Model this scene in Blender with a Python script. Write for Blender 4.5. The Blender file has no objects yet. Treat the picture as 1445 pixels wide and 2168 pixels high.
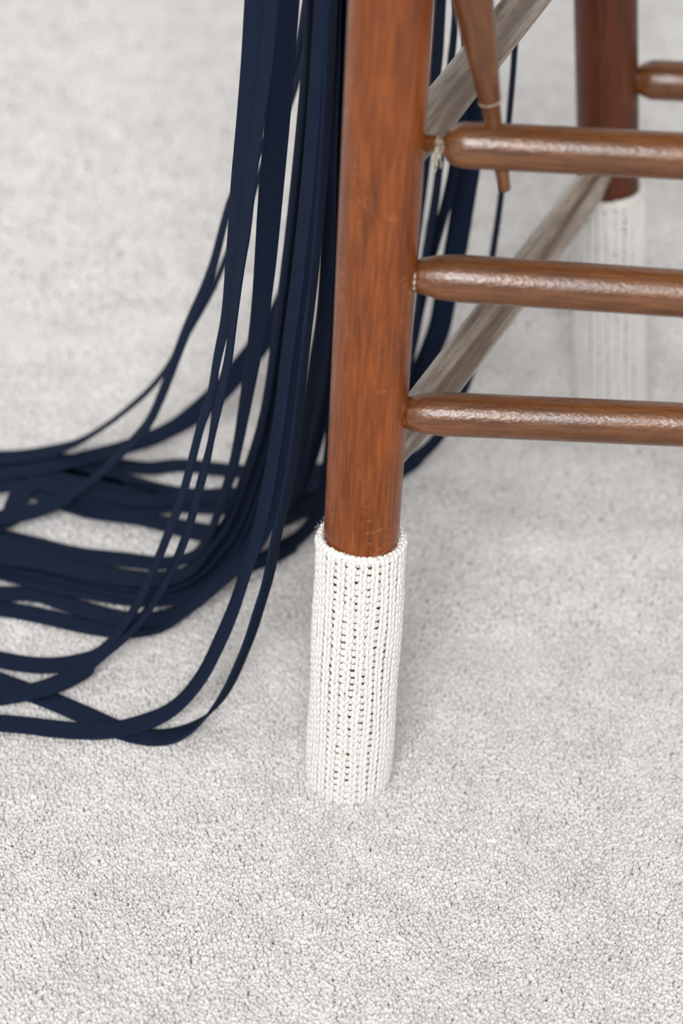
import bpy, math, random
import numpy as np
from mathutils import Vector, Matrix

random.seed(7)
rng = np.random.default_rng(11)
scene = bpy.context.scene
C = scene.collection

# ------------------------------------------------------------------ camera
PITCH, ROLL = math.radians(35.0), math.radians(2.9)
fwd = Vector((0, math.cos(PITCH), -math.sin(PITCH)))
r0 = Vector((1, 0, 0))
u0 = r0.cross(fwd)
right = r0 * math.cos(ROLL) + u0 * math.sin(ROLL)
up = -r0 * math.sin(ROLL) + u0 * math.cos(ROLL)
cam_data = bpy.data.cameras.new('camera')
cam = bpy.data.objects.new('camera', cam_data)
C.objects.link(cam)
M = Matrix((right, up, -fwd)).transposed().to_4x4()
M.translation = Vector((-0.0095, -0.9895, 0.8534))
cam.matrix_world = M
cam_data.sensor_fit = 'VERTICAL'
cam_data.sensor_height = 36.0
cam_data.sensor_width = 24.0
cam_data.lens = 36.0 * 5700.0 / 2168.0
cam_data.clip_start = 0.02
cam_data.dof.use_dof = True
cam_data.dof.focus_distance = 1.225
cam_data.dof.aperture_fstop = 6.0
scene.camera = cam

# ------------------------------------------------------------------ light
world = bpy.data.worlds.new('room_light')
scene.world = world
world.use_nodes = True
bg = world.node_tree.nodes['Background']
bg.inputs[0].default_value = (1.0, 0.99, 0.98, 1)
bg.inputs[1].default_value = 0.63


def area(name, loc, target, sx, sy, power, col):
    d = bpy.data.lights.new(name, 'AREA')
    d.shape = 'RECTANGLE'
    d.size, d.size_y, d.energy, d.color = sx, sy, power, col
    o = bpy.data.objects.new(name, d)
    C.objects.link(o)
    o.location = loc
    o.rotation_euler = (Vector(target) - Vector(loc)).to_track_quat('-Z', 'Y').to_euler()
    return o


area('window_light', (-0.40, -4.05, 3.15), (0, 0.15, 0.15), 2.4, 1.5, 232, (1.0, 0.99, 0.985))
area('far_window_light', (-2.3, 3.6, 2.6), (0, 0.5, 0.1), 2.0, 1.6, 26, (1.0, 0.97, 0.93))

scene.view_settings.view_transform = 'Standard'
scene.view_settings.look = 'None'
scene.view_settings.gamma = 1.0
scene.view_settings.use_curve_mapping = False
scene.view_settings.exposure = 0.0


# ------------------------------------------------------------------ helpers
def new_mat(name):
    m = bpy.data.materials.new(name)
    m.use_nodes = True
    nt = m.node_tree
    return m, nt, nt.nodes['Principled BSDF']


def node(nt, kind, **kw):
    n = nt.nodes.new(kind)
    for k, v in kw.items():
        if k.startswith('i_'):
            n.inputs[k[2:].replace('_', ' ')].default_value = v
        else:
            setattr(n, k, v)
    return n


def ramp(nt, fac, stops):
    r = nt.nodes.new('ShaderNodeValToRGB')
    els = r.color_ramp.elements
    while len(els) < len(stops):
        els.new(0.5)
    for e, (p, c) in zip(els, stops):
        e.position = p
        e.color = (c[0], c[1], c[2], 1) if not isinstance(c, (int, float)) else (c, c, c, 1)
    nt.links.new(fac, r.inputs[0])
    return r.outputs[0]


def mix(nt, mode, fac, a, b):
    n = nt.nodes.new('ShaderNodeMix')
    n.data_type = 'RGBA'
    n.blend_type = mode
    for sock, v in ((n.inputs[0], fac), (n.inputs[6], a), (n.inputs[7], b)):
        if isinstance(v, bpy.types.NodeSocket):
            nt.links.new(v, sock)
        elif isinstance(v, (int, float)):
            sock.default_value = v
        else:
            sock.default_value = (v[0], v[1], v[2], 1)
    return n.outputs[2]


def obj_coords(nt, scale):
    tc = nt.nodes.new('ShaderNodeTexCoord')
    mp = nt.nodes.new('ShaderNodeMapping')
    mp.inputs['Scale'].default_value = scale
    nt.links.new(tc.outputs['Object'], mp.inputs[0])
    return mp.outputs[0]


def noise(nt, vec, scale, detail=3.0, rough=0.5):
    n = nt.nodes.new('ShaderNodeTexNoise')
    n.inputs['Scale'].default_value = scale
    n.inputs['Detail'].default_value = detail
    n.inputs['Roughness'].default_value = rough
    nt.links.new(vec, n.inputs['Vector'])
    return n.outputs['Fac']


def bump(nt, bsdf, height, strength, dist, prev=None):
    b = nt.nodes.new('ShaderNodeBump')
    b.inputs['Strength'].default_value = strength
    b.inputs['Distance'].default_value = dist
    nt.links.new(height, b.inputs['Height'])
    if prev:
        nt.links.new(prev, b.inputs['Normal'])
    nt.links.new(b.outputs[0], bsdf.inputs['Normal'])
    return b.outputs[0]


# ------------------------------------------------------------------ materials
def wood(name, dark, mid, light, rough, fleck=0.0, crinkle=0.1, streak=None, spec=0.5):
    m, nt, b = new_mat(name)
    grain = noise(nt, obj_coords(nt, (1, 1, 0.07)), 620, 5, 0.65)
    col = ramp(nt, grain, [(0.28, dark), (0.5, mid), (0.74, light)])
    broad = noise(nt, obj_coords(nt, (1, 1, 0.22)), 70, 3, 0.55)
    col = mix(nt, 'MULTIPLY', 0.75, col, ramp(nt, broad, [(0.3, (0.55, 0.50, 0.47)), (0.68, (1.18, 1.16, 1.14))]))
    if streak:
        st = noise(nt, obj_coords(nt, (1, 1, 0.03)), 150, 2, 0.5)
        col = mix(nt, 'MIX', ramp(nt, st, [(0.48, 0.0), (0.62, 0.85)]), col, streak)
    if fleck:
        v = nt.nodes.new('ShaderNodeTexVoronoi')
        v.inputs['Scale'].default_value = 300
        nt.links.new(obj_coords(nt, (0.45, 0.45, 1.0)), v.inputs['Vector'])
        msk = noise(nt, obj_coords(nt, (1, 1, 0.35)), 60, 2, 0.5)
        ring = ramp(nt, v.outputs['Distance'], [(0.14, 0.0), (0.24, 1.0), (0.36, 0.0)])
        f = mix(nt, 'MULTIPLY', 1.0, ring, ramp(nt, msk, [(0.52, 0.0), (0.66, fleck)]))
        col = mix(nt, 'MIX', f, col, (0.34, 0.12, 0.032))
    # small dark pits and worn scuffs
    pits = noise(nt, obj_coords(nt, (1, 1, 0.8)), 330, 1, 0.4)
    col = mix(nt, 'MIX', ramp(nt, pits, [(0.72, 0.0), (0.78, 0.6)]), col, (0.04, 0.022, 0.013))
    nt.links.new(col, b.inputs['Base Color'])
    rn = noise(nt, obj_coords(nt, (1, 1, 0.5)), 160, 3, 0.6)
    rr = ramp(nt, rn, [(0.3, max(0.05, rough - 0.09)), (0.7, rough + 0.1)])
    nt.links.new(rr, b.inputs['Roughness'])
    b.inputs['Specular IOR Level'].default_value = spec
    fine = noise(nt, obj_coords(nt, (1, 1, 0.55)), 850, 3, 0.6)
    bump(nt, b, fine, crinkle, 0.0012)
    return m


M_LEG = wood('leg_wood', (0.110, 0.027, 0.0055), (0.200, 0.049, 0.0082), (0.295, 0.084, 0.0155), 0.33, fleck=0.6, crinkle=0.05, spec=0.38)
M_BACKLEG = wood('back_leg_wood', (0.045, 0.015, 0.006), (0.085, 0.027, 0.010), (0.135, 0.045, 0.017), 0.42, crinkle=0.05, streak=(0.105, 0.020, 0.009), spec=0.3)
M_RUNG = wood('rung_wood', (0.064, 0.021, 0.0065), (0.142, 0.050, 0.0135), (0.220, 0.090, 0.026), 0.215, crinkle=0.26, spec=0.7)
M_STRETCHER = wood('stretcher_wood_with_sheen', (0.17, 0.128, 0.090), (0.34, 0.28, 0.225), (0.52, 0.46, 0.395), 0.32, crinkle=0.08, streak=(0.085, 0.045, 0.020), spec=0.7)  # worn greyish wood; pale grey tones partly paint in the reflected back-light sheen
M_SPINDLE = wood('spindle_wood', (0.060, 0.021, 0.0075), (0.135, 0.047, 0.0145), (0.215, 0.085, 0.027), 0.27, crinkle=0.08)
M_TENON = wood('tenon_wood', (0.012, 0.007, 0.004), (0.028, 0.015, 0.008), (0.05, 0.028, 0.015), 0.5, crinkle=0.1)

M_GLUE, _nt, _b = new_mat('dried_glue')
_b.inputs['Roughness'].default_value = 0.45
_nt.links.new(ramp(_nt, noise(_nt, obj_coords(_nt, (1, 1, 1)), 900, 2), [(0.35, (0.16, 0.12, 0.08)), (0.6, (0.62, 0.56, 0.46))]), _b.inputs['Base Color'])

# navy jersey
M_NAVY, nt, b = new_mat('navy_jersey')
w = noise(nt, obj_coords(nt, (1, 1, 1)), 2300, 2, 0.6)
nt.links.new(ramp(nt, w, [(0.3, (0.0042, 0.0080, 0.0185)), (0.7, (0.0150, 0.0255, 0.0570))]), b.inputs['Base Color'])
b.inputs['Roughness'].default_value = 0.9
b.inputs['Specular IOR Level'].default_value = 0.08
b.inputs['Sheen Weight'].default_value = 0.0
b.inputs['Sheen Roughness'].default_value = 0.5
b.inputs['Sheen Tint'].default_value = (0.35, 0.5, 0.9, 1)
bump(nt, b, noise(nt, obj_coords(nt, (1, 1, 1)), 2600, 2, 0.6), 0.5, 0.0004)

# cream wool
M_WOOL, nt, b = new_mat('cream_wool')
w = noise(nt, obj_coords(nt, (1, 1, 1)), 700, 3, 0.6)
nt.links.new(ramp(nt, w, [(0.3, (0.76, 0.748, 0.71)), (0.7, (0.86, 0.855, 0.83))]), b.inputs['Base Color'])
b.inputs['Roughness'].default_value = 0.95
b.inputs['Specular IOR Level'].default_value = 0.1
b.inputs['Subsurface Weight'].default_value = 0.0
bump(nt, b, noise(nt, obj_coords(nt, (1, 1, 1)), 2600, 3, 0.7), 0.5, 0.0005)


# carpet
def carpet(name, with_bump):
    m, nt, b = new_mat(name)
    tuft = noise(nt, obj_coords(nt, (1, 1, 0.3)), 330, 2, 0.6)
    col = ramp(nt, tuft, [(0.25, (0.63, 0.618, 0.607)), (0.5, (0.73, 0.719, 0.709)), (0.78, (0.80, 0.79, 0.781))])
    patch = noise(nt, obj_coords(nt, (1, 1, 0)), 38, 3, 0.55)
    col = mix(nt, 'MULTIPLY', 1.0, col, ramp(nt, patch, [(0.3, (0.92, 0.912, 0.908)), (0.62, (1.03, 1.03, 1.03))]))
    speck = noise(nt, obj_coords(nt, (1, 1, 0.3)), 210, 1, 0.5)
    col = mix(nt, 'MIX', ramp(nt, speck, [(0.68, 0.0), (0.78, 0.35)]), col, (0.50, 0.455, 0.435))
    nt.links.new(col, b.inputs['Base Color'])
    b.inputs['Roughness'].default_value = 0.95
    b.inputs['Specular IOR Level'].default_value = 0.1
    h = noise(nt, obj_coords(nt, (1, 1, 0.5)), 900 if not with_bump else 380, 3, 0.65)
    bump(nt, b, h, 0.7 if with_bump else 0.35, 0.003 if with_bump else 0.0008)
    return m


M_CARPET = carpet('carpet_backing', True)
M_PILE = carpet('carpet_pile', False)


# ------------------------------------------------------------------ mesh helpers
def mesh_np(name, verts, faces_list, smooth=True):
    """verts (n,3); faces_list: arrays of shape (m,3) or (m,4)."""
    me = bpy.data.meshes.new(name)
    verts = np.ascontiguousarray(verts, dtype=np.float32)
    loops = np.concatenate([f.ravel() for f in faces_list]).astype(np.int32)
    sizes = np.concatenate([np.full(len(f), f.shape[1]) for f in faces_list]).astype(np.int32)
    starts = np.concatenate(([0], np.cumsum(sizes)[:-1])).astype(np.int32)
    me.vertices.add(len(verts))
    me.vertices.foreach_set('co', verts.ravel())
    me.loops.add(len(loops))
    me.loops.foreach_set('vertex_index', loops)
    me.polygons.add(len(sizes))
    me.polygons.foreach_set('loop_start', starts)
    me.polygons.foreach_set('use_smooth', np.full(len(sizes), smooth))
    me.update(calc_edges=True)
    me.validate()
    return me


def link(name, me, mat, parent=None, **props):
    o = bpy.data.objects.new(name, me)
    C.objects.link(o)
    if mat and not me.materials:
        me.materials.append(mat)
    if parent:
        o.parent = parent
    for k, v in props.items():
        o[k] = v
    return o


def empty(name, loc, label, cat, group=None):
    o = bpy.data.objects.new(name, None)
    C.objects.link(o)
    o.location = loc
    o.empty_display_size = 0.05
    o['label'] = label
    o['category'] = cat
    if group:
        o['group'] = group
    return o


def lathe(profile, segs=48, wob=0.0, seed=0):
    """profile: list of (z, r), revolved about local Z, closed at both ends."""
    rs = np.random.default_rng(seed)
    prof = []
    for (z0, a), (z1, b_) in zip(profile[:-1], profile[1:]):
        n = max(1, int(abs(z1 - z0) / 0.012))
        for k in range(n):
            t = k / n
            prof.append((z0 + (z1 - z0) * t, a + (b_ - a) * t))
    prof.append(profile[-1])
    prof = np.array(prof)
    th = np.linspace(0, 2 * np.pi, segs, endpoint=False)
    ph1, ph2 = rs.uniform(0, 6.28, 2)
    zz, tt = np.meshgrid(prof[:, 0], th, indexing='ij')
    r = prof[:, 1][:, None] * (1 + wob * (np.sin(2 * tt + ph1 + zz * 9) + 0.6 * np.sin(3 * tt + ph2 - zz * 14)))
    v = np.stack([r * np.cos(tt), r * np.sin(tt), zz], -1).reshape(-1, 3)
    n = len(prof)
    i = np.arange(n - 1)[:, None] * segs
    j = np.arange(segs)[None, :]
    j2 = (j + 1) % segs
    quads = np.stack([i + j, i + j2, i + segs + j2, i + segs + j], -1).reshape(-1, 4)
    c0, c1 = len(v), len(v) + 1
    v = np.vstack([v, [[0, 0, prof[0, 0]], [0, 0, prof[-1, 0]]]])
    jj = np.arange(segs)
    t0 = np.stack([np.full(segs, c0), (jj + 1) % segs, jj], -1)
    base = (n - 1) * segs
    t1 = np.stack([np.full(segs, c1), base + jj, base + (jj + 1) % segs], -1)
    return v, [quads, np.vstack([t0, t1])]


def rod(name, p0, p1, profile, mat, parent, wob=0.008, seed=0, **props):
    """A turned rod whose local Z runs from p0 towards p1; profile z in metres from p0."""
    p0, p1 = Vector(p0), Vector(p1)
    v, f = lathe(profile, 48, wob, seed)
    me = mesh_np(name, v, f)
    o = link(name, me, mat, parent, **props)
    o.location = p0
    o.rotation_mode = 'QUATERNION'
    o.rotation_quaternion = Vector((0, 0, 1)).rotation_difference((p1 - p0).normalized())
    return o


# ------------------------------------------------------------------ floor
def grid_plane(name, x0, x1, y0, y1, z, mat):
    v = np.array([[x0, y0, z], [x1, y0, z], [x1, y1, z], [x0, y1, z]], float)
    return link(name, mesh_np(name, v, [np.array([[0, 1, 2, 3]])], False), mat)


floor = grid_plane('floor', -2.5, 2.5, -2.5, 3.5, 0.0, M_CARPET)
floor['kind'] = 'structure'
floor['label'] = 'pale greige carpeted floor under the chair'


def build_pile():
    pts = []
    for y0, y1, pitch in ((-0.28, 0.12, 0.0016), (0.12, 0.42, 0.0022), (0.42, 1.12, 0.0034)):
        y = np.arange(y0, y1, pitch * 0.87)
        for k, yy in enumerate(y):
            hw = 0.235 + 0.115 * (yy + 0.15)
            xc = -0.005 - 0.02 * yy
            xs = np.arange(xc - hw, xc + hw, pitch) + (k % 2) * pitch * 0.5
            pts.append(np.stack([xs, np.full(len(xs), yy), np.full(len(xs), pitch)], -1))
    p = np.concatenate(pts)
    n = len(p)
    pit = p[:, 2]
    p[:, :2] += rng.normal(0, 0.22, (n, 2)) * pit[:, None]
    # nap: pile leans in slow patches, as brushed carpet does
    def slow(seed, k):
        r = np.random.default_rng(seed)
        s = np.zeros(n)
        for _ in range(9):
            a = r.uniform(0, 6.28)
            f = r.uniform(0.5, 1.6) * k
            s += np.sin((np.cos(a) * p[:, 0] + np.sin(a) * p[:, 1]) * f + r.uniform(0, 6.28))
        return s / 3.0
    lx = 0.5 * slow(1, 60) + 0.35 * slow(5, 170) + rng.normal(0, 0.75, n)
    ly = -0.2 + 0.5 * slow(2, 60) + 0.35 * slow(6, 170) + rng.normal(0, 0.75, n)
    hgt = 0.0048 * (1 + 0.10 * slow(3, 120) + rng.normal(0, 0.11, n))
    S = 4
    th = np.linspace(0, 2 * np.pi, S, endpoint=False)[None, :] + rng.uniform(0, 6.28, n)[:, None]
    rj = 1 + rng.normal(0, 0.16, (n, S))
    def ring(rad, h, lean):
        x = p[:, 0:1] + (lx * pit * lean)[:, None] + np.cos(th) * rj * (pit * rad)[:, None]
        y = p[:, 1:2] + (ly * pit * lean)[:, None] + np.sin(th) * rj * (pit * rad)[:, None]
        z = np.repeat((hgt * h)[:, None], S, 1) + rng.normal(0, 0.00026, (n, S))
        return np.stack([x, y, z], -1)
    a = ring(0.74, 0.40, 0.0)
    b_ = ring(0.66, 0.76, 0.28)
    top = np.stack([p[:, 0] + lx * pit * 0.5, p[:, 1] + ly * pit * 0.5, hgt], -1)[:, None, :]
    v = np.concatenate([a, b_, top], 1)            # n, 9, 3
    base = (np.arange(n) * 9)[:, None]
    j = np.arange(S)
    j2 = (j + 1) % S
    q = (np.stack([j, j2, S + j2, S + j], -1)[None] + base[:, :, None]).reshape(-1, 4)
    t = (np.stack([S + j, S + j2, np.full(S, 8)], -1)[None] + base[:, :, None]).reshape(-1, 3)
    # loose fibre ends standing out of the tufts
    sel = np.repeat(np.nonzero(p[:, 1] < 0.36)[0], 4)
    k = len(sel)
    c = np.stack([p[sel, 0] + rng.normal(0, 0.4, k) * pit[sel], p[sel, 1] + rng.normal(0, 0.4, k) * pit[sel], hgt[sel] * rng.uniform(0.5, 0.85, k)], -1)
    d = np.stack([rng.normal(0, 0.8, k), rng.normal(0, 0.8, k), rng.uniform(0.5, 1.0, k)], -1)
    d /= np.linalg.norm(d, axis=1, keepdims=True)
    d *= rng.uniform(0.0013, 0.0022, k)[:, None]
    a2 = rng.uniform(0, 6.28, k)
    sd = np.stack([np.cos(a2), np.sin(a2), np.zeros(k)], -1) * 0.00036
    fv = np.stack([c - sd, c + sd, c + d], 1).reshape(-1, 3)
    fv[:, 2] = np.minimum(fv[:, 2], 0.0060)
    ft = np.arange(len(fv)).reshape(-1, 3) + n * 9
    v = np.concatenate([v.reshape(-1, 3), fv])
    me = mesh_np('carpet_pile', v, [q, t, ft], True)
    return link('carpet_pile', me, M_PILE, kind='stuff', category='carpet',
                label='pale greige cut pile of the carpet around the chair')


build_pile()

# ------------------------------------------------------------------ chair
chair = empty('wooden_chair', (0, 0, 0), 'reddish brown wooden chair with round legs and rungs, standing beside the navy fringe', 'chair')
R_LEG = 0.0171
SEAT_Z = 0.752
leg_prof = [(0.0, 0.0150), (0.004, 0.0168), (0.02, R_LEG), (SEAT_Z + 0.004, R_LEG)]
FL, BL = Vector((0, 0, 0.003)), Vector((0.146, 0.3458, 0.003))
FL_T, BL_T = Vector((0, 0, SEAT_Z)), Vector((0.0621, 0.3458, SEAT_Z))
FR, BR = Vector((0.425, 0, 0.003)), Vector((0.292, 0.3458, 0.003))
FR_T, BR_T = Vector((0.425, 0, SEAT_Z)), Vector((0.366, 0.3458, SEAT_Z))


def on(a, b_, z):
    t = (z - a.z) / (b_.z - a.z)
    return a.lerp(b_, t)


rod('leg', FL, FL_T, leg_prof, M_LEG, chair, 0.004, 1)
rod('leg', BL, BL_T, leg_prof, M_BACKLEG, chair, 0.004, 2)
rod('leg', FR, FR_T, leg_prof, M_LEG, chair, 0.004, 3)
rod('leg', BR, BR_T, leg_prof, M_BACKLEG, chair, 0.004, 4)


def mirror_prof(head, length):
    """head: (z, r) pairs from one end; the far end mirrors it."""
    return head + [(length - z, r) for z, r in reversed(head)]


def torus(R, r, n=40, m=8, seed=0, lump=0.3):
    rs = np.random.default_rng(seed)
    th = np.linspace(0, 2 * np.pi, n, endpoint=False)
    ph = np.linspace(0, 2 * np.pi, m, endpoint=False)
    rr = r * (1 + lump * rs.normal(0, 1, n))
    rr = np.clip(rr, 0.25 * r, 2.2 * r)
    tt, pp = np.meshgrid(th, ph, indexing='ij')
    rad = R + rr[:, None] * np.cos(pp)
    v = np.stack([rad * np.cos(tt), rad * np.sin(tt), rr[:, None] * np.sin(pp)], -1).reshape(-1, 3)
    i = np.arange(n)[:, None]
    j = np.arange(m)[None]
    i2, j2 = (i + 1) % n, (j + 1) % m
    q = np.stack([i * m + j, i2 * m + j, i2 * m + j2, i * m + j2], -1).reshape(-1, 4)
    return v, [q]


# front rungs: (height at the near leg, height at the far right leg, where the full body starts)
def front_rung(z0, z1, xs, head, seed):
    p0, p1 = Vector((0.0, 0, z0)), Vector((0.425, 0, z1))
    L = (p1 - p0).length
    o = rod('rung', p0, p1, mirror_prof(head, L), M_RUNG, chair, 0.010, seed)
    return o


R = 0.0097
h_mid = [(0.006, 0.0050), (0.0158, 0.0052), (0.0160, 0.0064), (0.0185, 0.0074), (0.0262, 0.0093), (0.036, 0.0101)]
h_top = [(0.006, 0.0036), (0.0245, 0.0036), (0.0248, 0.0052), (0.0262, 0.0067), (0.0290, 0.0086), (0.0330, 0.0095), (0.040, R)]
h_bot = [(0.006, 0.0050), (0.0153, 0.0052), (0.0155, 0.0062), (0.0175, 0.0075), (0.0245, 0.0093), (0.034, 0.0098)]
rg_top = front_rung(0.3468, 0.3462, 0.0258, h_top, 11)
rg_mid = front_rung(0.2845, 0.2766, 0.0168, h_mid, 12)
rg_bot = front_rung(0.2152, 0.2186, 0.0162, h_bot, 13)
for rg, z, rr, s in ((rg_mid, 0.0162, 0.0063, 1), (rg_bot, 0.0156, 0.0061, 2)):
    v, f = torus(rr, 0.00042, seed=s, lump=0.45)
    g = link('glue_bead', mesh_np('glue_bead', v, f), M_GLUE, rg)
    g['label'] = 'thin line of dried pale glue'
    g.location = (0, 0, z)
# loose glue threads where the upper rung has pulled out of the leg
vs, fs = [], []
rs = np.random.default_rng(5)
for k in range(16):
    x = 0.0222 + rs.uniform(-0.0006, 0.0012)
    a = rs.uniform(-1.9, -1.2) if k < 10 else rs.uniform(-2.6, -0.7)
    rr0 = 0.0040
    path = []
    q = np.array([rr0 * math.cos(a) * rs.uniform(-1, 1), -0.0042, rs.uniform(-0.0015, 0.006)])
    for s in range(7):
        path.append(np.array([x, q[1], q[2]]) + 0)
        q = q + np.array([0, rs.normal(0, 0.0004), -0.0013 + rs.normal(0, 0.0003)])
        x += rs.normal(0, 0.00045)
    path = np.array(path)
    b0 = len(vs) * 0 + sum(len(t) for t in vs)
    tv = []
    rad = rs.uniform(0.00016, 0.00042)
    for pnt in path:
        for m_ in range(4):
            an = m_ * math.pi / 2
            tv.append(pnt + np.array([math.cos(an), math.sin(an), 0]) * rad)
    vs.append(np.array(tv))
    for s in range(6):
        for m_ in range(4):
            i0 = b0 + s * 4 + m_
            i1 = b0 + s * 4 + (m_ + 1) % 4
            fs.append((i0, i1, i1 + 4, i0 + 4))
me = mesh_np('glue_threads', np.vstack(vs), [np.array(fs)])
g = link('glue_threads', me, M_GLUE, chair, label='frayed threads of dried pale glue at the joint')
g.location = (0, 0, 0.3462)

# side stretchers of both sides, and the rear rung
def stretcher(a, b_, mat, seed, r=0.0092):
    a, b_ = Vector(a), Vector(b_)
    L = (b_ - a).length
    head = [(0.005, 0.0060), (0.018, 0.0068), (0.034, 0.0086), (0.06, r)]
    rod('rung', a, b_, mirror_prof(head, L), mat, chair, 0.012, seed)


stretcher((0, 0, 0.1758), on(BL, BL_T, 0.1627), M_STRETCHER, 21, 0.0096)
stretcher((0, 0, 0.3278), on(BL, BL_T, 0.3138), M_STRETCHER, 22, 0.0096)
stretcher(on(FR, FR_T, 0.1758), on(BR, BR_T, 0.1627), M_STRETCHER, 23)
stretcher(on(FR, FR_T, 0.3278), on(BR, BR_T, 0.3138), M_STRETCHER, 24)
a_, b_2 = on(BL, BL_T, 0.2145), on(BR, BR_T, 0.2145)
rod('rung', a_, b_2, mirror_prof([(0.006, 0.006), (0.0165, 0.0065), (0.0185, 0.0085), (0.024, 0.0108), (0.05, 0.0110)], (b_2 - a_).length), M_RUNG, chair, 0.01, 25)

# tapered spindle pegged through the upper front rung
sp0 = Vector((0.0501, 0, 0.3318)) - Vector((-0.0181, 0, 0.0788)).normalized() * 0.0052
spd = Vector((-0.0181, 0, 0.0788)).normalized()
spindle = rod('spindle', sp0, sp0 + spd * 0.1,
    [(0.0, 0.0012), (0.0003, 0.0022), (0.0009, 0.0025), (0.010, 0.0030), (0.028, 0.0032), (0.0405, 0.0041), (0.0407, 0.0043), (0.0412, 0.0044),
     (0.0415, 0.0046), (0.060, 0.0062), (0.085, 0.0082), (0.130, 0.0104), (0.22, 0.0112), (0.33, 0.0105), (0.432, 0.0075)], M_SPINDLE, chair, 0.006, 31)

v, f = torus(0.00455, 0.00022, seed=8, lump=0.2)
ring_o = link('collar_ring', mesh_np('collar_ring', v, f), M_GLUE, spindle, label='thin pale ring around the spindle shoulder')
ring_o.location = (0, 0, 0.0412)

# seat slab
out = [(-0.024, -0.026), (0.449, -0.026), (0.399, 0.372), (0.032, 0.372)]
cx, cy = np.mean([q[0] for q in out]), np.mean([q[1] for q in out])
ringpts = []
for k in range(4):
    p, q, n_ = (Vector(out[(k + d) % 4]) for d in (-1, 0, 1))
    a1, a2 = q.lerp(p, 0.09), q.lerp(n_, 0.09)
    for s in range(6):
        t = s / 5
        ringpts.append(a1.lerp(q, t).lerp(q.lerp(a2, t), t))
lay = [(0.93, SEAT_Z - 0.002), (0.985, SEAT_Z + 0.001), (1.0, SEAT_Z + 0.008), (1.0, SEAT_Z + 0.018), (0.985, SEAT_Z + 0.025), (0.93, SEAT_Z + 0.028)]
vs = [[cx + (p.x - cx) * s, cy + (p.y - cy) * s, z] for s, z in lay for p in ringpts]
n = len(ringpts)
quads = np.array([[l * n + j, l * n + (j + 1) % n, (l + 1) * n + (j + 1) % n, (l + 1) * n + j] for l in range(len(lay) - 1) for j in range(n)])
me = bpy.data.meshes.new('seat')
me.from_pydata(vs, [], quads.tolist() + [list(range(n - 1, -1, -1)), list(range((len(lay) - 1) * n, len(lay) * n))])
link('seat', me, M_RUNG, chair)

# ------------------------------------------------------------------ knitted socks
def unit_blob(seg=8, rings=4):
    v = [(0, 0, -1)]
    for k in range(1, rings):
        a = -math.pi / 2 + math.pi * k / rings
        for j in range(seg):
            t = 2 * math.pi * j / seg
            v.append((math.cos(a) * math.cos(t), math.cos(a) * math.sin(t), math.sin(a)))
    v.append((0, 0, 1))
    f3, f4 = [], []
    for j in range(seg):
        f3.append((0, 1 + (j + 1) % seg, 1 + j))
        o = 1 + (rings - 2) * seg
        f3.append((len(v) - 1, o + j, o + (j + 1) % seg))
    for k in range(rings - 2):
        for j in range(seg):
            a, b_ = 1 + k * seg + j, 1 + k * seg + (j + 1) % seg
            f4.append((a, b_, b_ + seg, a + seg))
    return np.array(v, float), np.array(f3), np.array(f4)


BV, BT, BQ = unit_blob()


def blobs(cen, ax, ay, az):
    """cen, ax, ay, az: (n,3); each blob spans the three half-axes."""
    n_ = len(cen)
    v = cen[:, None, :] + BV[None, :, 0:1] * ax[:, None, :] + BV[None, :, 1:2] * ay[:, None, :] + BV[None, :, 2:3] * az[:, None, :]
    base = (np.arange(n_) * len(BV))[:, None, None]
    return v.reshape(-1, 3), [(BQ[None] + base).reshape(-1, 4), (BT[None] + base).reshape(-1, 3)]


SOCK_H, NC, NR = 0.147, 24, 37


def sock_radius(z, th):
    r = 0.01945 + 0.00035 * np.sin(3 * th + 1.0 + 20 * z) + 0.0003 * np.sin(z * 90 + 2 * th)
    lowr = np.clip(z / 0.010, 0, 1)
    return r - 0.0040 * (1 - np.sqrt(1 - (1 - lowr) ** 2 * 0.999))


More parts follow.
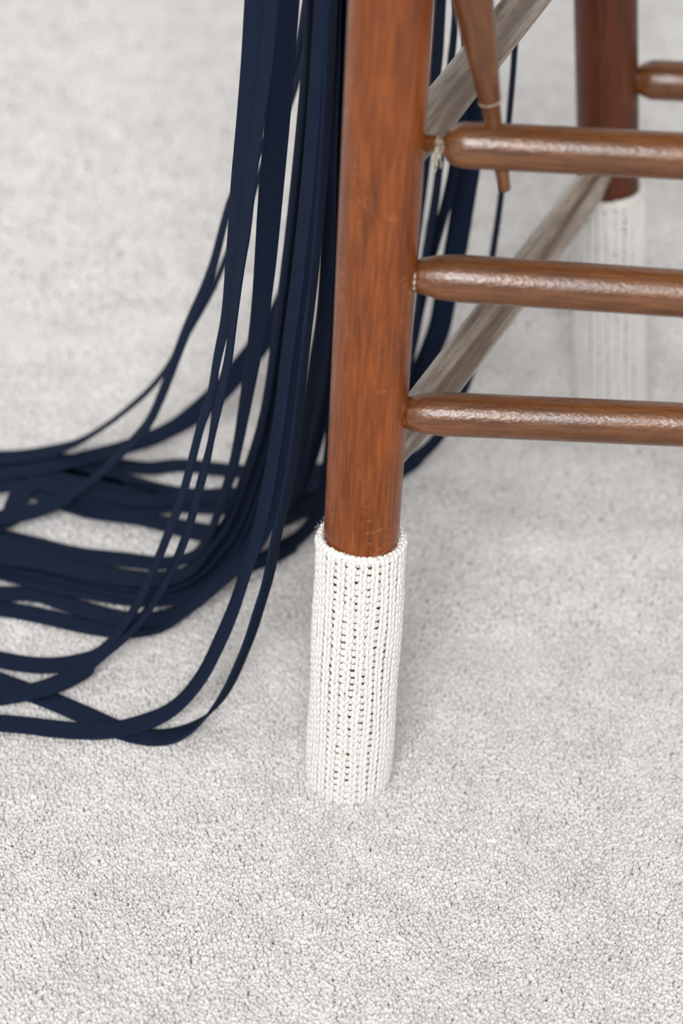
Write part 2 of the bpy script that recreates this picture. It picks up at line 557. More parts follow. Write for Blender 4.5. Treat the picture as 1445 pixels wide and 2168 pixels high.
def build_sock_meshes():
    rs = np.random.default_rng(3)
    c_, r_ = np.meshgrid(np.arange(NC), np.arange(NR), indexing='ij')
    c_, r_ = c_.ravel().astype(float), r_.ravel().astype(float)
    pitch = (SOCK_H - 0.004) / NR
    wob = 0.05 * np.sin(r_ * 0.33 + c_ * 1.9)
    def place(th, z, dr):
        rad = sock_radius(z, th) + dr
        cen = np.stack([rad * np.cos(th), rad * np.sin(th), z], -1)
        er = np.stack([np.cos(th), np.sin(th), np.zeros_like(th)], -1)
        et = np.stack([-np.sin(th), np.cos(th), np.zeros_like(th)], -1)
        return cen, er, et
    ez = np.array([0, 0, 1.0])[None]
    V, Q, T, off = [], [], [], 0
    n_ = len(c_)
    def push(v, f):
        nonlocal off
        V.append(v); Q.append(f[0] + off); T.append(f[1] + off); off += len(v)
    step = 2 * np.pi / NC
    for side in (-1, 1):                               # the two arms of each V stitch
        th = (c_ + wob) * step + side * 0.17 * step + rs.normal(0, 0.012, n_) * step
        z = 0.003 + (r_ + 0.5 + (0.10 if side > 0 else 0)) * pitch + rs.normal(0, 0.00012, n_)
        cen, er, et = place(th, z, 0.00025 + rs.normal(0, 0.00008, n_))
        tilt = np.radians(13) + rs.normal(0, 0.07, n_)
        d = ez * np.cos(tilt)[:, None] + et * (side * np.sin(tilt))[:, None] + er * 0.10
        w_ = et * np.cos(tilt)[:, None] - ez * (side * np.sin(tilt))[:, None]
        push(*blobs(cen, er * 0.00128, w_ * (0.00106 * (1 + rs.normal(0, 0.07, n_)))[:, None], d * 0.0034))
    # bars bridging the sunken rows between two ridges
    th = (c_ + 0.5 + wob) * step + rs.normal(0, 0.01, n_) * step
    z = 0.003 + (r_ + 0.5) * pitch + rs.normal(0, 0.0002, n_)
    cen, er, et = place(th, z, -0.00085 + rs.normal(0, 0.0001, n_))
    wide = np.where((c_.astype(int) % 2) == 0, 1.0, 0.92)
    thick = np.clip(rs.normal(0.00178, 0.00016, n_), 0.00135, 0.0024) * np.where((c_.astype(int) % 2) == 0, 0.95, 1.06)
    push(*blobs(cen, er * 0.00085, et * (0.0022 * wide)[:, None], ez * thick[:, None]))
    body = mesh_np('knit_tube', np.vstack(V), [np.vstack(Q), np.vstack(T)])

    # cast-on edge: a ring of plump slanted loops
    m_ = 44
    th = np.arange(m_) * 2 * np.pi / m_ + rs.normal(0, 0.01, m_)
    V, Q, T, off = [], [], [], 0
    for lvl, (dr, dz, s) in enumerate(((-0.0002, 0.0, 1), (-0.0010, 0.0012, -1), (-0.0021, 0.0004, 1))):
        z = np.full(m_, SOCK_H + dz - 0.0012) + rs.normal(0, 0.00025, m_) + 0.0008 * np.sin(2 * th + 0.6)
        cen, er, et = place(th + lvl * np.pi / m_, z, dr)
        d = et * 0.80 + ez * (0.5 * s)
        push(*blobs(cen, er * 0.0013, (ez * 0.85 - et * 0.4 * s) * 0.0013, d * 0.0024))
    cuff = mesh_np('cuff', np.vstack(V), [np.vstack(Q), np.vstack(T)])

    # sole
    v, f = lathe([(0.0003, 0.004), (0.0004, 0.0130), (0.0015, 0.0155), (0.004, 0.0170), (0.006, 0.0172)], 40)
    sole = mesh_np('sole', v, f)

    # stray wool fibres
    k = 900
    vs, fs = [], []
    for i in range(k):
        t0 = rs.uniform(0, 6.283)
        z0 = rs.uniform(0.004, SOCK_H + 0.002) if i > 260 else SOCK_H + rs.uniform(-0.003, 0.002)
        er = np.array([math.cos(t0), math.sin(t0), 0])
        p = er * (0.0200 if i > 260 else rs.uniform(0.0178, 0.0200)) + np.array([0, 0, z0])
        d = er * rs.uniform(0.3, 1) + np.array([-er[1], er[0], 0]) * rs.normal(0, 0.7) + np.array([0, 0, rs.normal(0.15, 0.6)])
        d /= np.linalg.norm(d)
        turn = rs.normal(0, 0.45, 3)
        L = rs.uniform(0.0012, 0.0036)
        rad = 0.000045
        b0 = len(vs)
        for s in range(5):
            side = np.cross(d, [0.3, 0.2, 0.93]); side /= np.linalg.norm(side)
            o2 = np.cross(d, side)
            for m2 in range(3):
                an = m2 * 2.094
                vs.append(p + (side * math.cos(an) + o2 * math.sin(an)) * rad)
            p = p + d * L / 4
            d = d + turn * 0.5; d /= np.linalg.norm(d)
        for s in range(4):
            for m2 in range(3):
                a, b_ = b0 + s * 3 + m2, b0 + s * 3 + (m2 + 1) % 3
                fs.append((a, b_, b_ + 3, a + 3))
    fuzz = mesh_np('fuzz', np.array(vs), [np.array(fs)])
    return body, cuff, sole, fuzz


sock_meshes = build_sock_meshes()


def sock(label, foot, top, spin):
    s = empty('chair_leg_sock', (foot.x, foot.y, 0.0008), label, 'chair sock', 'knitted socks on the chair legs')
    s.rotation_mode = 'QUATERNION'
    axis = (top - foot).normalized()
    from mathutils import Quaternion
    s.rotation_quaternion = Vector((0, 0, 1)).rotation_difference(axis) @ Quaternion((0, 0, 1), spin)
    for nm, me in zip(('knit_tube', 'cuff', 'sole', 'fuzz'), sock_meshes):
        o = link(nm, me, M_WOOL, s)
        if nm == 'fuzz':
            o['kind'] = 'stuff'
    return s


sock('cream ribbed knitted sock on the near chair leg, standing in full view on the carpet', FL, FL_T, 0.35)
sock('cream ribbed knitted sock on the rear chair leg, partly hidden behind the rungs', BL, BL_T, 1.3)

# ------------------------------------------------------------------ navy fringe
# one row per strip: (x, y, z in millimetres, turn of the strip about its own length in degrees)
STRIPS = [
    [(-20.9, 63.4, 735, 67), (-24.8, 60.8, 558, 65), (-28.8, 58.2, 381.1, 63), (-30.2, 57.3, 319.7, 63), (-33.7, 54.6, 255.4, 65), (-37.8, 51.6, 207.7, 67), (-39.4, 49.7, 183.2, 69), (-42.1, 47.6, 158.4, 67), (-44.1, 46, 140.7, 65), (-46.6, 44.5, 125.2, 67), (-49.8, 42.6, 107.2, 71), (-53.3, 41.3, 95.4, 73), (-56.5, 39.8, 81.8, 73), (-60.7, 38, 67.3, 73), (-66, 36.2, 52.6, 71), (-73.6, 33.7, 34.3, 75), (-86.4, 30.7, 16.9, 93), (-100.7, 28.2, 9.1, 90), (-115.1, 21.3, 9.1, 90), (-135.6, 19.3, 9.1, 90), (-156.6, 21.6, 9.1, 90), (-170.5, 22.3, 9.1, 90), (-191.5, 23.9, 9.1, 90)],
    [(-23.1, 56.3, 735, 103), (-23.7, 53.8, 559.7, 105), (-24.3, 51.3, 384.4, 107), (-24.5, 50.4, 323.6, 107), (-26.6, 47.7, 259.8, 105), (-29.9, 44.8, 212.4, 105), (-31.2, 42.9, 188.1, 107), (-33.4, 40.4, 158.5, 111), (-36.7, 38.1, 133.8, 113), (-39.4, 36.7, 119.8, 113), (-40.8, 35.6, 109, 113), (-42.8, 34, 94.8, 115), (-46.2, 32.4, 80.4, 117), (-49.6, 30.7, 65.6, 117), (-54.1, 28.8, 51, 117), (-59.2, 26.9, 36.8, 119), (-65.3, 25.2, 24.6, 123), (-73.8, 23.3, 14.3, 111), (-85.1, 21.3, 7.8, 90), (-96.9, 18.6, 7.8, 90), (-111.8, 22.8, 7.8, 90), (-130.2, 33.3, 7.8, 90), (-150.1, 44.2, 7.8, 90), (-175.1, 56, 7.8, 90), (-197.7, 66, 7.8, 90)],
    [(-44.8, 96.4, 735, 51), (-51.6, 95.4, 549.1, 47), (-58.3, 94.3, 363.2, 41), (-59.5, 94.2, 331.8, 45), (-61.7, 93.6, 299.5, 55), (-63.9, 92.9, 271.2, 61), (-64.8, 92.2, 252, 63), (-66.1, 91.5, 232.5, 65), (-68.1, 90.1, 202.8, 75), (-71.7, 89, 182.2, 79), (-74.7, 87.7, 159.4, 79), (-77.4, 87.2, 151.5, 81), (-80.8, 86.1, 135.8, 79), (-84, 85, 120.1, 79), (-87.9, 83.8, 102.9, 81), (-93.7, 82.3, 84.7, 83), (-100, 80.7, 65.4, 83), (-108.5, 78.7, 43.6, 85), (-118.8, 76.7, 24.6, 93), (-128.4, 75.3, 13.4, 101), (-136, 74.3, 9.1, 90), (-149.3, 69.4, 9.1, 90), (-163, 69.1, 9.1, 90), (-177.1, 71.7, 9.1, 90), (-196.8, 76.7, 9.1, 90)],
    [(-28.7, 69.2, 735, 65), (-39.3, 69.2, 555, 63), (-50, 69.2, 375, 59), (-51.8, 69.2, 344.2, 61), (-55, 69.2, 312.3, 69), (-57.7, 69.2, 284.2, 65), (-58.9, 69.2, 265.1, 67), (-61.1, 69.2, 245.5, 73), (-63.7, 69.2, 215.6, 75), (-65.3, 69.2, 194.9, 79), (-68.3, 69.2, 177.1, 77), (-71.4, 69.2, 159.6, 77), (-72.6, 69.2, 150.7, 85), (-74, 69.2, 140.9, 81), (-76.4, 69.2, 129.4, 79), (-79.8, 69.2, 112.7, 79), (-82.4, 69.2, 100.4, 81), (-86.2, 69.2, 86.1, 83), (-90.2, 69.2, 74.4, 85), (-100.8, 69.2, 50.4, 89), (-111.2, 69.2, 33.2, 95), (-121.4, 69.2, 21.6, 99), (-131.9, 69.2, 10.4, 90), (-141, 57.8, 10.4, 90), (-150.3, 50.3, 10.4, 90), (-160, 45.4, 10.4, 90), (-172.9, 40.6, 10.4, 90), (-190.9, 36.2, 10.4, 90)],
    [(-25.6, 99.7, 735, 51), (-34.9, 103.3, 546.7, 45), (-44.2, 106.8, 358.4, 39), (-45.8, 107.4, 326.2, 29), (-47.7, 109.2, 292.3, 23), (-49.7, 112.3, 256.7, 17), (-51.4, 116.5, 219, 37), (-53.7, 121.2, 185, 49), (-56.3, 124.8, 161, 57), (-60.1, 130.1, 128.9, 67), (-62.7, 134, 107.1, 71), (-65.4, 137.3, 89, 75), (-68.5, 140.1, 74.7, 77), (-71.8, 142.8, 60.8, 79), (-75.9, 146.4, 43.5, 83), (-82.1, 149.8, 27.9, 89), (-87.7, 152, 20.2, 103), (-103.4, 156.8, 11.7, 90), (-123.6, 158.9, 11.7, 90), (-148.8, 161, 11.7, 90), (-169.7, 167.8, 11.7, 90), (-190.6, 173.7, 11.7, 90), (-211.4, 178, 11.7, 90)],
    [(-33.9, 160.6, 735, 77), (-34.9, 159.2, 535.4, 75), (-35.8, 157.8, 335.9, 73), (-36, 157.6, 302.7, 73), (-37.5, 156.9, 268.7, 71), (-39.5, 155.7, 233.8, 69), (-41.7, 154.1, 198.1, 69), (-44.6, 152.2, 164.2, 67), (-46.1, 151, 145.4, 65), (-48.1, 149.1, 118.8, 61), (-50.7, 147.6, 99.7, 61), (-54.3, 146.2, 83.1, 67), (-58.4, 144.7, 66.3, 67), (-63.8, 143, 49.3, 73), (-71.5, 141.4, 35, 79), (-81.1, 139.7, 21.9, 91), (-94.4, 137.8, 13, 90), (-111.4, 134.7, 13, 90), (-136.7, 140.8, 13, 90), (-162.5, 149.5, 13, 90), (-188.4, 157.5, 13, 90), (-209.3, 164.2, 13, 90)],
    [(-35.5, 151.4, 735, 79), (-36.1, 150.7, 538.3, 79), (-36.6, 150, 341.7, 79), (-36.7, 149.8, 306.4, 79), (-38.2, 149.5, 272.4, 77), (-40.2, 148.9, 237.5, 77), (-42.7, 148.1, 201.5, 77), (-45.6, 147.1, 167.2, 77), (-47.4, 146.5, 148.1, 77), (-50.2, 145.5, 121, 77), (-53.7, 144.7, 101.4, 79), (-58.1, 144, 84.3, 81), (-63, 143.2, 67, 81), (-68.7, 142.4, 49.4, 81), (-75.8, 141.7, 37.5, 83), (-84.4, 140.8, 22.4, 93), (-97.1, 140, 14.3, 90), (-116.8, 139.5, 14.3, 90), (-139.7, 145.5, 14.3, 90), (-165.8, 156.8, 14.3, 90), (-189.3, 165, 14.3, 90), (-210.3, 171, 14.3, 90)],
    [(-27.3, 169, 735, 79), (-30.8, 167, 533.9, 77), (-34.2, 164.9, 332.8, 77), (-34.8, 164.6, 299.4, 75), (-36.3, 163.6, 265.4, 75), (-37.8, 161.9, 230.6, 75), (-40.7, 159.5, 195.1, 75), (-42.9, 156.6, 161.7, 73), (-44.6, 154.8, 143.1, 73), (-46.6, 152, 117, 69), (-48.8, 149.8, 98.3, 65), (-51.7, 147.8, 82.2, 65), (-55.3, 145.5, 65.9, 65), (-59.7, 143.2, 49.5, 69), (-66.1, 140.7, 34.3, 77), (-77.2, 137.7, 19.1, 93), (-90.5, 134.9, 11.7, 90), (-111, 129.9, 11.7, 90), (-136.1, 135.2, 11.7, 90), (-161.9, 144.2, 11.7, 90), (-187.5, 150.9, 11.7, 90), (-208.1, 155, 11.7, 90)],
    [(-34.3, 162.8, 735, 75), (-33.7, 160.9, 535.3, 73), (-33, 159, 335.5, 71), (-32.9, 158.7, 302.4, 69), (-33, 157.7, 268.5, 67), (-34, 156.1, 233.9, 67), (-35.5, 153.9, 198.6, 69), (-39.2, 151.2, 165.1, 69), (-40.7, 149.5, 146.6, 71), (-42.9, 146.9, 120.6, 67), (-45.1, 143.9, 93.9, 67), (-48.5, 141.2, 72.2, 65), (-53.3, 139, 55.8, 69), (-59.3, 136.5, 39.2, 75), (-69.7, 133.8, 24.5, 87), (-80.4, 131.5, 15.5, 101), (-93.7, 129, 10.4, 90), (-113.1, 126.1, 10.4, 90), (-135.6, 129.5, 10.4, 90), (-155.8, 134.4, 10.4, 90), (-171.2, 138.9, 10.4, 90), (-186.7, 143.9, 10.4, 90), (-207.2, 148.4, 10.4, 90)],
    [(-9.4, 162.1, 735, 69), (-19, 159.5, 537, 67), (-28.5, 156.9, 339, 65), (-30.2, 156.5, 303.6, 61), (-31.6, 155.2, 269.9, 59), (-33.5, 153.1, 235.6, 61), (-34.5, 150.2, 200.8, 65), (-37, 146.8, 167.9, 69), (-38.7, 144.6, 149.8, 71), (-40.3, 141.3, 124.3, 67), (-42.5, 137.4, 98.3, 67), (-45.3, 134.1, 77.3, 65), (-50.1, 131.2, 61.5, 67), (-56.5, 128.1, 45.5, 73), (-66.7, 124.5, 30.9, 85), (-78.5, 121, 19.7, 95), (-92.7, 116.9, 9.1, 90), (-109.2, 109.9, 9.1, 90), (-124, 111.9, 9.1, 90), (-148.1, 120.4, 9.1, 90), (-164.9, 128, 9.1, 90), (-184.4, 126.7, 9.1, 90), (-204, 126.3, 9.1, 90)],
    [(-7.7, 156, 735, 75), (-17, 153.5, 538.4, 73), (-26.3, 151, 341.8, 71), (-27.9, 150.6, 306.5, 71), (-29.8, 149.4, 272.9, 71), (-31.1, 147.4, 238.8, 71), (-32.1, 144.7, 204.1, 71), (-35.5, 141.4, 171.3, 69), (-36.7, 139.3, 153.2, 67), (-38.1, 136.2, 127.7, 67), (-40, 132.5, 101.8, 65), (-42.1, 129.3, 80.8, 63), (-45.8, 126.7, 64.9, 65), (-51.4, 124.2, 51.6, 73), (-59.9, 121.6, 40.4, 83), (-70.7, 118.4, 28.8, 87), (-82.9, 114.9, 17.7, 95), (-97.1, 111, 7.8, 90), (-112.2, 103, 7.8, 90), (-128, 102.9, 7.8, 90), (-146.6, 107.3, 7.8, 90), (-168, 113.2, 7.8, 90), (-183, 115.9, 7.8, 90), (-203, 119.1, 7.8, 90)],
    [(-10.4, 125.2, 735, 73), (-18.1, 127.5, 542, 71), (-25.9, 129.7, 349, 69), (-27.2, 130.1, 316.3, 65), (-29.4, 131.3, 282.2, 63), (-32, 133.3, 246.4, 59), (-32.8, 136, 209, 59), (-35.9, 139.2, 172.6, 59), (-36.3, 141.2, 152, 59), (-37.6, 144.4, 122.4, 63), (-39.2, 146.9, 100.8, 63), (-40.6, 149.6, 78.7, 61), (-43.3, 152.1, 59.1, 67), (-49.2, 154.3, 43.7, 79), (-58.8, 156.9, 29.2, 89), (-71.2, 159.7, 15.6, 90), (-87.4, 143.2, 15.6, 90), (-111.6, 136.1, 15.6, 90), (-136.6, 139.8, 15.6, 90), (-162.1, 146.8, 15.6, 90), (-187.3, 149.7, 15.6, 90), (-207.1, 149.7, 15.6, 90)],
    [(-29.1, 131.4, 735, 71), (-26.5, 135.7, 539.8, 69), (-23.9, 140, 344.5, 67), (-23.5, 140.8, 311.5, 63), (-23.5, 143, 276.6, 63), (-22.8, 146.6, 239.7, 59), (-22.6, 151.7, 200.6, 59), (-23.7, 157.8, 162.1, 59), (-26.6, 162.8, 133.9, 61), (-29, 167.8, 107.9, 67), (-31.1, 172.6, 84.4, 71), (-33, 176.9, 63.6, 75), (-35.1, 180.8, 45.8, 75), (-40.3, 184.8, 28.9, 85), (-52.8, 190, 13, 90), (-70.3, 185.9, 13, 90), (-85.7, 187.2, 13, 90), (-103.8, 191.7, 13, 90), (-119.7, 195.6, 13, 90), (-146.9, 199.5, 13, 90), (-166.2, 209.4, 13, 90), (-186.5, 221.3, 13, 90), (-213.1, 226.2, 13, 90)],
    [(-28.5, 156, 735, 77), (-25.7, 160.6, 534.1, 75), (-22.9, 165.2, 333.3, 73), (-22.4, 165.9, 299.5, 71), (-21.7, 168.2, 263.8, 71), (-21.5, 172.1, 226, 71), (-21, 177.5, 186, 69), (-21.1, 183.9, 146.5, 69), (-22.4, 189.1, 117.8, 71), (-24.8, 194.3, 91.1, 77), (-28.3, 199.4, 66.8, 79), (-31, 204.1, 45.4, 75), (-33.7, 208.2, 27, 77), (-39.6, 211.2, 16.5, 97), (-51.5, 215.2, 11.7, 90), (-72, 211.6, 11.7, 90), (-92.5, 210.6, 11.7, 90), (-118.4, 211.9, 11.7, 90), (-144.8, 218.2, 11.7, 90), (-172.3, 231.8, 11.7, 90), (-193.5, 234.5, 11.7, 90), (-213.8, 230.9, 11.7, 90)],
    [(-27.4, 154.1, 735, 71), (-24.5, 160, 534, 69), (-21.6, 165.9, 333, 67), (-21.1, 166.8, 299.1, 65), (-20.6, 169.8, 263.1, 65), (-19.7, 174.8, 224.7, 63), (-19.2, 181.7, 183.7, 63), (-18.8, 189.9, 143, 63), (-19.3, 196.6, 113.3, 63), (-21.6, 203.4, 85.5, 57), (-25.2, 209.9, 60.1, 55), (-29.2, 216, 37.4, 59), (-33.5, 220.9, 20.1, 83), (-44.3, 225.9, 10.4, 90), (-62.3, 222.4, 10.4, 90), (-82.9, 221, 10.4, 90), (-106.4, 223.1, 10.4, 90), (-130.2, 227.3, 10.4, 90), (-151.6, 233.3, 10.4, 90), (-175.9, 240.4, 10.4, 90), (-200.3, 246.1, 10.4, 90), (-219, 248.2, 10.4, 90)],
    [(-35.5, 148.5, 735, 71), (-26.8, 153, 528.9, 69), (-18.1, 157.5, 322.9, 67), (-15.8, 158.7, 269, 65), (-14.4, 163.6, 194.3, 65), (-14.8, 170.1, 130.1, 61), (-15.5, 173.8, 99.1, 57), (-16.5, 177.6, 70.1, 51), (-18.7, 180.9, 46.7, 53), (-23, 183.9, 26.6, 71), (-34.7, 187.5, 7.8, 90), (-45, 174.5, 7.8, 90), (-55.2, 166.7, 7.8, 90), (-66.1, 159.8, 7.8, 90), (-80.5, 151.9, 7.8, 90), (-102.6, 147.5, 7.8, 90), (-132.5, 147.4, 7.8, 90), (-159.7, 145.9, 7.8, 90), (-187.5, 149.9, 7.8, 90), (-207.8, 152.3, 7.8, 90)],
    [(6.8, 206.3, 735, 83), (-16.1, 206.3, 524.4, 81), (-39, 206.3, 313.9, 81), (-41.9, 206.3, 286.6, 81), (-48.1, 206.3, 263.5, 83), (-56.7, 206.3, 237.3, 87), (-65.7, 206.3, 219.7, 89), (-72.5, 206.3, 204.7, 83), (-77, 206.3, 185.5, 77), (-81, 206.3, 166, 77), (-86.1, 206.3, 149, 77), (-92.5, 206.3, 131.7, 75), (-99.2, 206.3, 111.2, 77), (-106.6, 206.3, 87.4, 75), (-114.8, 206.3, 66, 83), (-125.4, 206.3, 51.8, 91), (-136.9, 206.3, 37.4, 93), (-148.5, 206.3, 25, 99), (-158.4, 206.3, 16.9, 90), (-166.8, 197.5, 16.9, 90), (-177.3, 189.4, 16.9, 90), (-191.8, 184.2, 16.9, 90), (-209.1, 181.3, 16.9, 90)],
    [(15.3, 251.8, 735, 81), (-10.9, 251.8, 514.3, 79), (-37, 251.8, 293.5, 79), (-40.7, 251.8, 262.5, 79), (-46.6, 251.8, 235.9, 83), (-53.7, 251.8, 214.1, 85), (-60.1, 251.8, 197.4, 83), (-67.4, 251.8, 172, 85), (-75.9, 251.8, 148.9, 87), (-82.8, 251.8, 128.4, 87), (-89.4, 251.8, 113.4, 89), (-96.4, 251.8, 98.2, 89), (-105.2, 251.8, 79.8, 93), (-115.4, 251.8, 62.5, 97), (-129.7, 251.8, 46, 103), (-144.1, 251.8, 32.4, 105), (-157.4, 251.8, 22.2, 107), (-171.9, 251.8, 15.6, 90), (-186.9, 245.3, 15.6, 90), (-199.7, 243.1, 15.6, 90), (-220.6, 243.1, 15.6, 90)],
    [(-12.8, 274.8, 735, 71), (-22.2, 274.8, 493.6, 69), (-31.6, 274.8, 252.1, 67), (-34.2, 274.8, 186.7, 61), (-37.6, 274.8, 141, 51), (-43.1, 274.8, 114.4, 13), (-50.8, 274.8, 93.1, 17), (-60.2, 274.8, 75.9, 19), (-71.6, 274.8, 58.3, 21), (-83.1, 274.8, 42.1, 25), (-97.5, 274.8, 27.1, 51), (-114.7, 274.8, 14.3, 90), (-133.3, 260.6, 14.3, 90), (-153.3, 249.3, 14.3, 90), (-175.4, 237, 14.3, 90), (-197.9, 229.4, 14.3, 90), (-218.2, 225.7, 14.3, 90)],
    [(20, 261.9, 735, 69), (23.2, 261.9, 513.7, 65), (26.5, 261.9, 292.5, 63), (26.9, 261.9, 262.3, 63), (25.1, 261.9, 229.6, 63), (23.3, 261.9, 185.7, 63), (19.9, 261.9, 140.1, 65), (14.5, 261.9, 98.7, 63), (7.4, 261.9, 55.8, 59), (0.9, 261.9, 27.3, 67), (-11.5, 261.9, 9.1, 90), (-32.3, 252.4, 9.1, 90), (-58.6, 250.5, 9.1, 90), (-82.4, 252.1, 9.1, 90), (-101, 254.2, 9.1, 90), (-116.4, 249.1, 9.1, 90), (-132.4, 250.5, 9.1, 90), (-161.7, 253.5, 9.1, 90), (-185.1, 250.4, 9.1, 90), (-216.4, 248.5, 9.1, 90)],
    [(31.5, 250.6, 735, 83), (32.9, 250.6, 516.5, 81), (34.3, 250.6, 298, 81), (34.5, 250.6, 278.1, 81), (33.8, 250.6, 259.5, 79), (33.3, 250.6, 233.1, 79), (32, 250.6, 207.9, 79), (31.1, 250.6, 186.7, 77), (29.1, 250.6, 163.1, 75), (27.2, 250.6, 141.3, 77), (25.8, 250.6, 125.3, 81), (24.7, 250.6, 106.2, 83), (20.7, 250.6, 76, 79), (13.3, 250.6, 44.9, 73), (5.2, 250.6, 25.6, 79), (-6, 250.6, 10.4, 90), (-26.4, 234.8, 10.4, 90), (-52.1, 227, 10.4, 90), (-77.9, 223.8, 10.4, 90), (-101.3, 224.4, 10.4, 90), (-120, 230.1, 10.4, 90), (-147.1, 240.6, 10.4, 90), (-173.7, 243.8, 10.4, 90), (-199.9, 243.4, 10.4, 90), (-220.5, 241, 10.4, 90)],
    [(23.8, 249.1, 735, 75), (32, 249.1, 517, 73), (40.1, 249.1, 299, 71), (41.6, 249.1, 260.6, 69), (40.5, 249.1, 223.5, 71), (38.8, 249.1, 201.1, 73), (36.6, 249.1, 185, 75), (34.1, 249.1, 170.9, 77), (31.5, 249.1, 156.7, 75), (28.7, 249.1, 136.5, 77), (26.7, 249.1, 118.9, 79), (24, 249.1, 95.1, 79), (18.9, 249.1, 67.7, 75), (12.3, 249.1, 39.6, 73), (-0.7, 249.1, 11.7, 90), (-18.4, 228.1, 11.7, 90), (-36.3, 220.1, 11.7, 90), (-56.7, 215.6, 11.7, 90), (-79.8, 212.7, 11.7, 90), (-102.8, 210.6, 11.7, 90), (-122.8, 204.4, 11.7, 90), (-143.5, 206.1, 11.7, 90), (-165.5, 218.6, 11.7, 90), (-182.2, 228.1, 11.7, 90), (-196.8, 220.4, 11.7, 90), (-216.6, 214.1, 11.7, 90)],
    [(23.4, 262, 735, 39), (35, 262, 514.3, 29), (46.5, 262, 293.5, 13), (48.6, 262, 254.8, 9), (48.6, 262, 222.8, 7), (47.4, 262, 198.1, 9), (46.1, 262, 181.4, 9), (43.9, 262, 150.1, 9), (40.1, 262, 119.4, 11), (38.2, 262, 101.2, 13), (33.1, 262, 83.2, 39), (25.7, 262, 63, 53), (16.2, 262, 36, 65), (1.6, 262, 13, 90), (-16.2, 239.3, 13, 90), (-36.7, 229.2, 13, 90), (-62.4, 224.1, 13, 90), (-88, 219.1, 13, 90), (-113.3, 212.3, 13, 90), (-136.7, 214.8, 13, 90), (-158.6, 226.5, 13, 90), (-180.3, 233.8, 13, 90), (-198.9, 236.8, 13, 90), (-219.9, 237.2, 13, 90)],
    [(56.1, 264.1, 735, 85), (60.8, 264.1, 514.3, 83), (65.5, 264.1, 293.6, 83), (66.2, 264.1, 260.3, 83), (66.2, 264.1, 225.9, 85), (65.6, 264.1, 185.5, 85), (64.5, 264.1, 161, 85), (63.6, 264.1, 145.7, 83), (62.3, 264.1, 118, 81), (59.8, 264.1, 88, 77), (53.8, 264.1, 63.3, 71), (43.3, 264.1, 31.6, 75), (30.6, 264.1, 14.3, 90), (9.8, 239.7, 14.3, 90), (-10.5, 219.6, 14.3, 90), (-28.2, 210.8, 14.3, 90), (-50.4, 191.9, 14.3, 90), (-72.7, 182.1, 14.3, 90), (-85.3, 181.9, 14.3, 90), (-103.6, 189, 14.3, 90), (-119.3, 193.8, 14.3, 90), (-137.7, 199.3, 14.3, 90), (-157, 212, 14.3, 90), (-173.8, 223.3, 14.3, 90), (-183.1, 215.1, 14.3, 90), (-185.6, 198.7, 14.3, 90), (-187.1, 186.1, 14.3, 90), (-200.9, 176.1, 14.3, 90)],
]

fringe = empty('fabric_fringe', (-0.02, 0.17, 0.0), 'long navy fabric fringe hanging beside the chair and trailing over the carpet', 'fringe')
STRIP_W, STRIP_T = 0.0122, 0.0013


def catmull(P, per):
    P = np.asarray(P, float)
    ext = np.vstack([2 * P[0] - P[1], P, 2 * P[-1] - P[-2]])
    # centripetal parametrisation keeps tight loops from overshooting
    d = np.linalg.norm(np.diff(ext[:, :3], axis=0), axis=1) ** 0.5
    t = np.concatenate(([0], np.cumsum(np.maximum(d, 1e-6))))
    res = []
    for i in range(1, len(ext) - 2):
        seg = np.linspace(t[i], t[i + 1], per, endpoint=False)
        for u in seg:
            A1 = (t[i] - u) / (t[i] - t[i - 1]) * ext[i - 1] + (u - t[i - 1]) / (t[i] - t[i - 1]) * ext[i]
            A2 = (t[i + 1] - u) / (t[i + 1] - t[i]) * ext[i] + (u - t[i]) / (t[i + 1] - t[i]) * ext[i + 1]
            A3 = (t[i + 2] - u) / (t[i + 2] - t[i + 1]) * ext[i + 1] + (u - t[i + 1]) / (t[i + 2] - t[i + 1]) * ext[i + 2]
            B1 = (t[i + 1] - u) / (t[i + 1] - t[i - 1]) * A1 + (u - t[i - 1]) / (t[i + 1] - t[i - 1]) * A2
            B2 = (t[i + 2] - u) / (t[i + 2] - t[i]) * A2 + (u - t[i]) / (t[i + 2] - t[i]) * A3
            res.append((t[i + 1] - u) / (t[i + 1] - t[i]) * B1 + (u - t[i]) / (t[i + 1] - t[i]) * B2)
    res.append(P[-1])
    return np.array(res)


def smooth(a, k):
    for _ in range(k):
        a = np.concatenate((a[:1], (a[:-2] + 2 * a[1:-1] + a[2:]) / 4, a[-1:]))
    return a


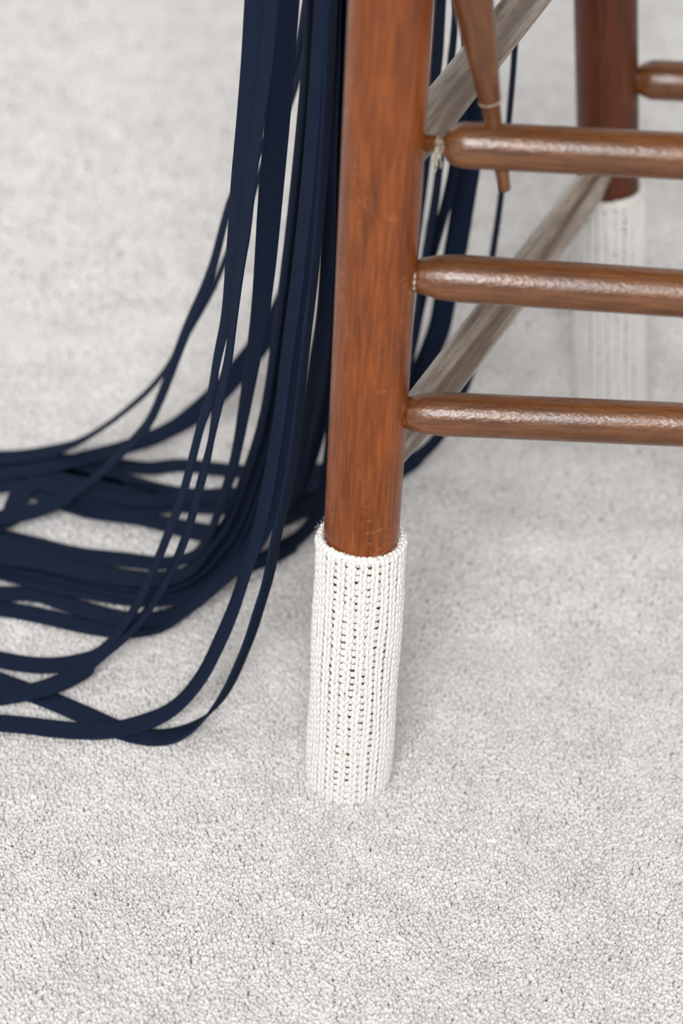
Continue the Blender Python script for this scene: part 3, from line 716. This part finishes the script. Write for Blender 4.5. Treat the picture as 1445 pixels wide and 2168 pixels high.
tops = []
for rowk, row in enumerate(STRIPS):
    P = np.array(row, float)
    P[:, :3] /= 1000.0
    path = catmull(P, 7)
    pos = smooth(path[:, :3], 6)
    pos[:, 2] = np.maximum(pos[:, 2], 0.0070)
    ph = np.radians(smooth(path[:, 3], 60))
    Tn = np.gradient(pos, axis=0)
    Tn /= np.linalg.norm(Tn, axis=1, keepdims=True)
    hor = np.clip((Tn[:, 0] ** 2 + Tn[:, 1] ** 2), 0, 1)[:, None] ** 2
    Y = np.array([[0, 1.0, 0]])
    yp = Y - (Tn @ Y.T) * Tn
    fl = np.cross(Tn, [0, 0, 1.0])
    W1 = (1 - hor) * yp + hor * fl
    W1 -= np.sum(W1 * Tn, 1, keepdims=True) * Tn
    W1 /= np.linalg.norm(W1, axis=1, keepdims=True)
    W0 = np.cross(W1, Tn)
    wd = np.cos(ph)[:, None] * W0 + np.sin(ph)[:, None] * W1
    nm = np.cross(Tn, wd)
    cup = 0.0007 * (1 if rowk % 2 else -1)
    cs = [(-0.5, -0.3), (-0.5, 0.3), (-0.47, 0.5), (-0.25, 0.5), (0, 0.5), (0.25, 0.5), (0.47, 0.5), (0.5, 0.3), (0.5, -0.3), (0.47, -0.5), (0.25, -0.5), (0, -0.5), (-0.25, -0.5), (-0.47, -0.5)]
    m_ = len(cs)
    flat = np.clip((pos[:, 2] - 0.02) / 0.08, 0, 1)[:, None]
    verts = np.stack([pos + wd * (s * STRIP_W) + nm * (h * STRIP_T) + nm * (cup * (0.25 - s * s) * 4) * flat for s, h in cs], 1)
    n_ = len(pos)
    i = np.arange(n_ - 1)[:, None] * m_
    j = np.arange(m_)[None]
    j2 = (j + 1) % m_
    q = np.stack([i + j, i + j2, i + m_ + j2, i + m_ + j], -1).reshape(-1, 4)
    me = mesh_np('strip', verts.reshape(-1, 3) - np.array(fringe.location), [q])
    link('strip', me, M_NAVY, fringe)
    tops.append(pos[0])

# the hem band the strips are cut from, tucked along the side of the seat
tops = np.array(sorted(tops, key=lambda p: p[1]))
ys = np.linspace(tops[0, 1] - 0.015, tops[-1, 1] + 0.02, 40)
xs = smooth(np.interp(ys, tops[:, 1], tops[:, 0]), 12)
xs = np.minimum(xs, -0.036 + 0.245 * ys + 0.10)
vs, fs = [], []
for x, y in zip(xs, ys):
    for dx, z in ((-0.0012, 0.724), (0.0012, 0.724), (0.0012, 0.770), (-0.0012, 0.770)):
        vs.append((x + dx - fringe.location.x, y - fringe.location.y, z))
for k in range(len(ys) - 1):
    for m_ in range(4):
        a, b_ = k * 4 + m_, k * 4 + (m_ + 1) % 4
        fs.append((a, b_, b_ + 4, a + 4))
link('hem_band', mesh_np('hem_band', np.array(vs), [np.array(fs)], False), M_NAVY, fringe)
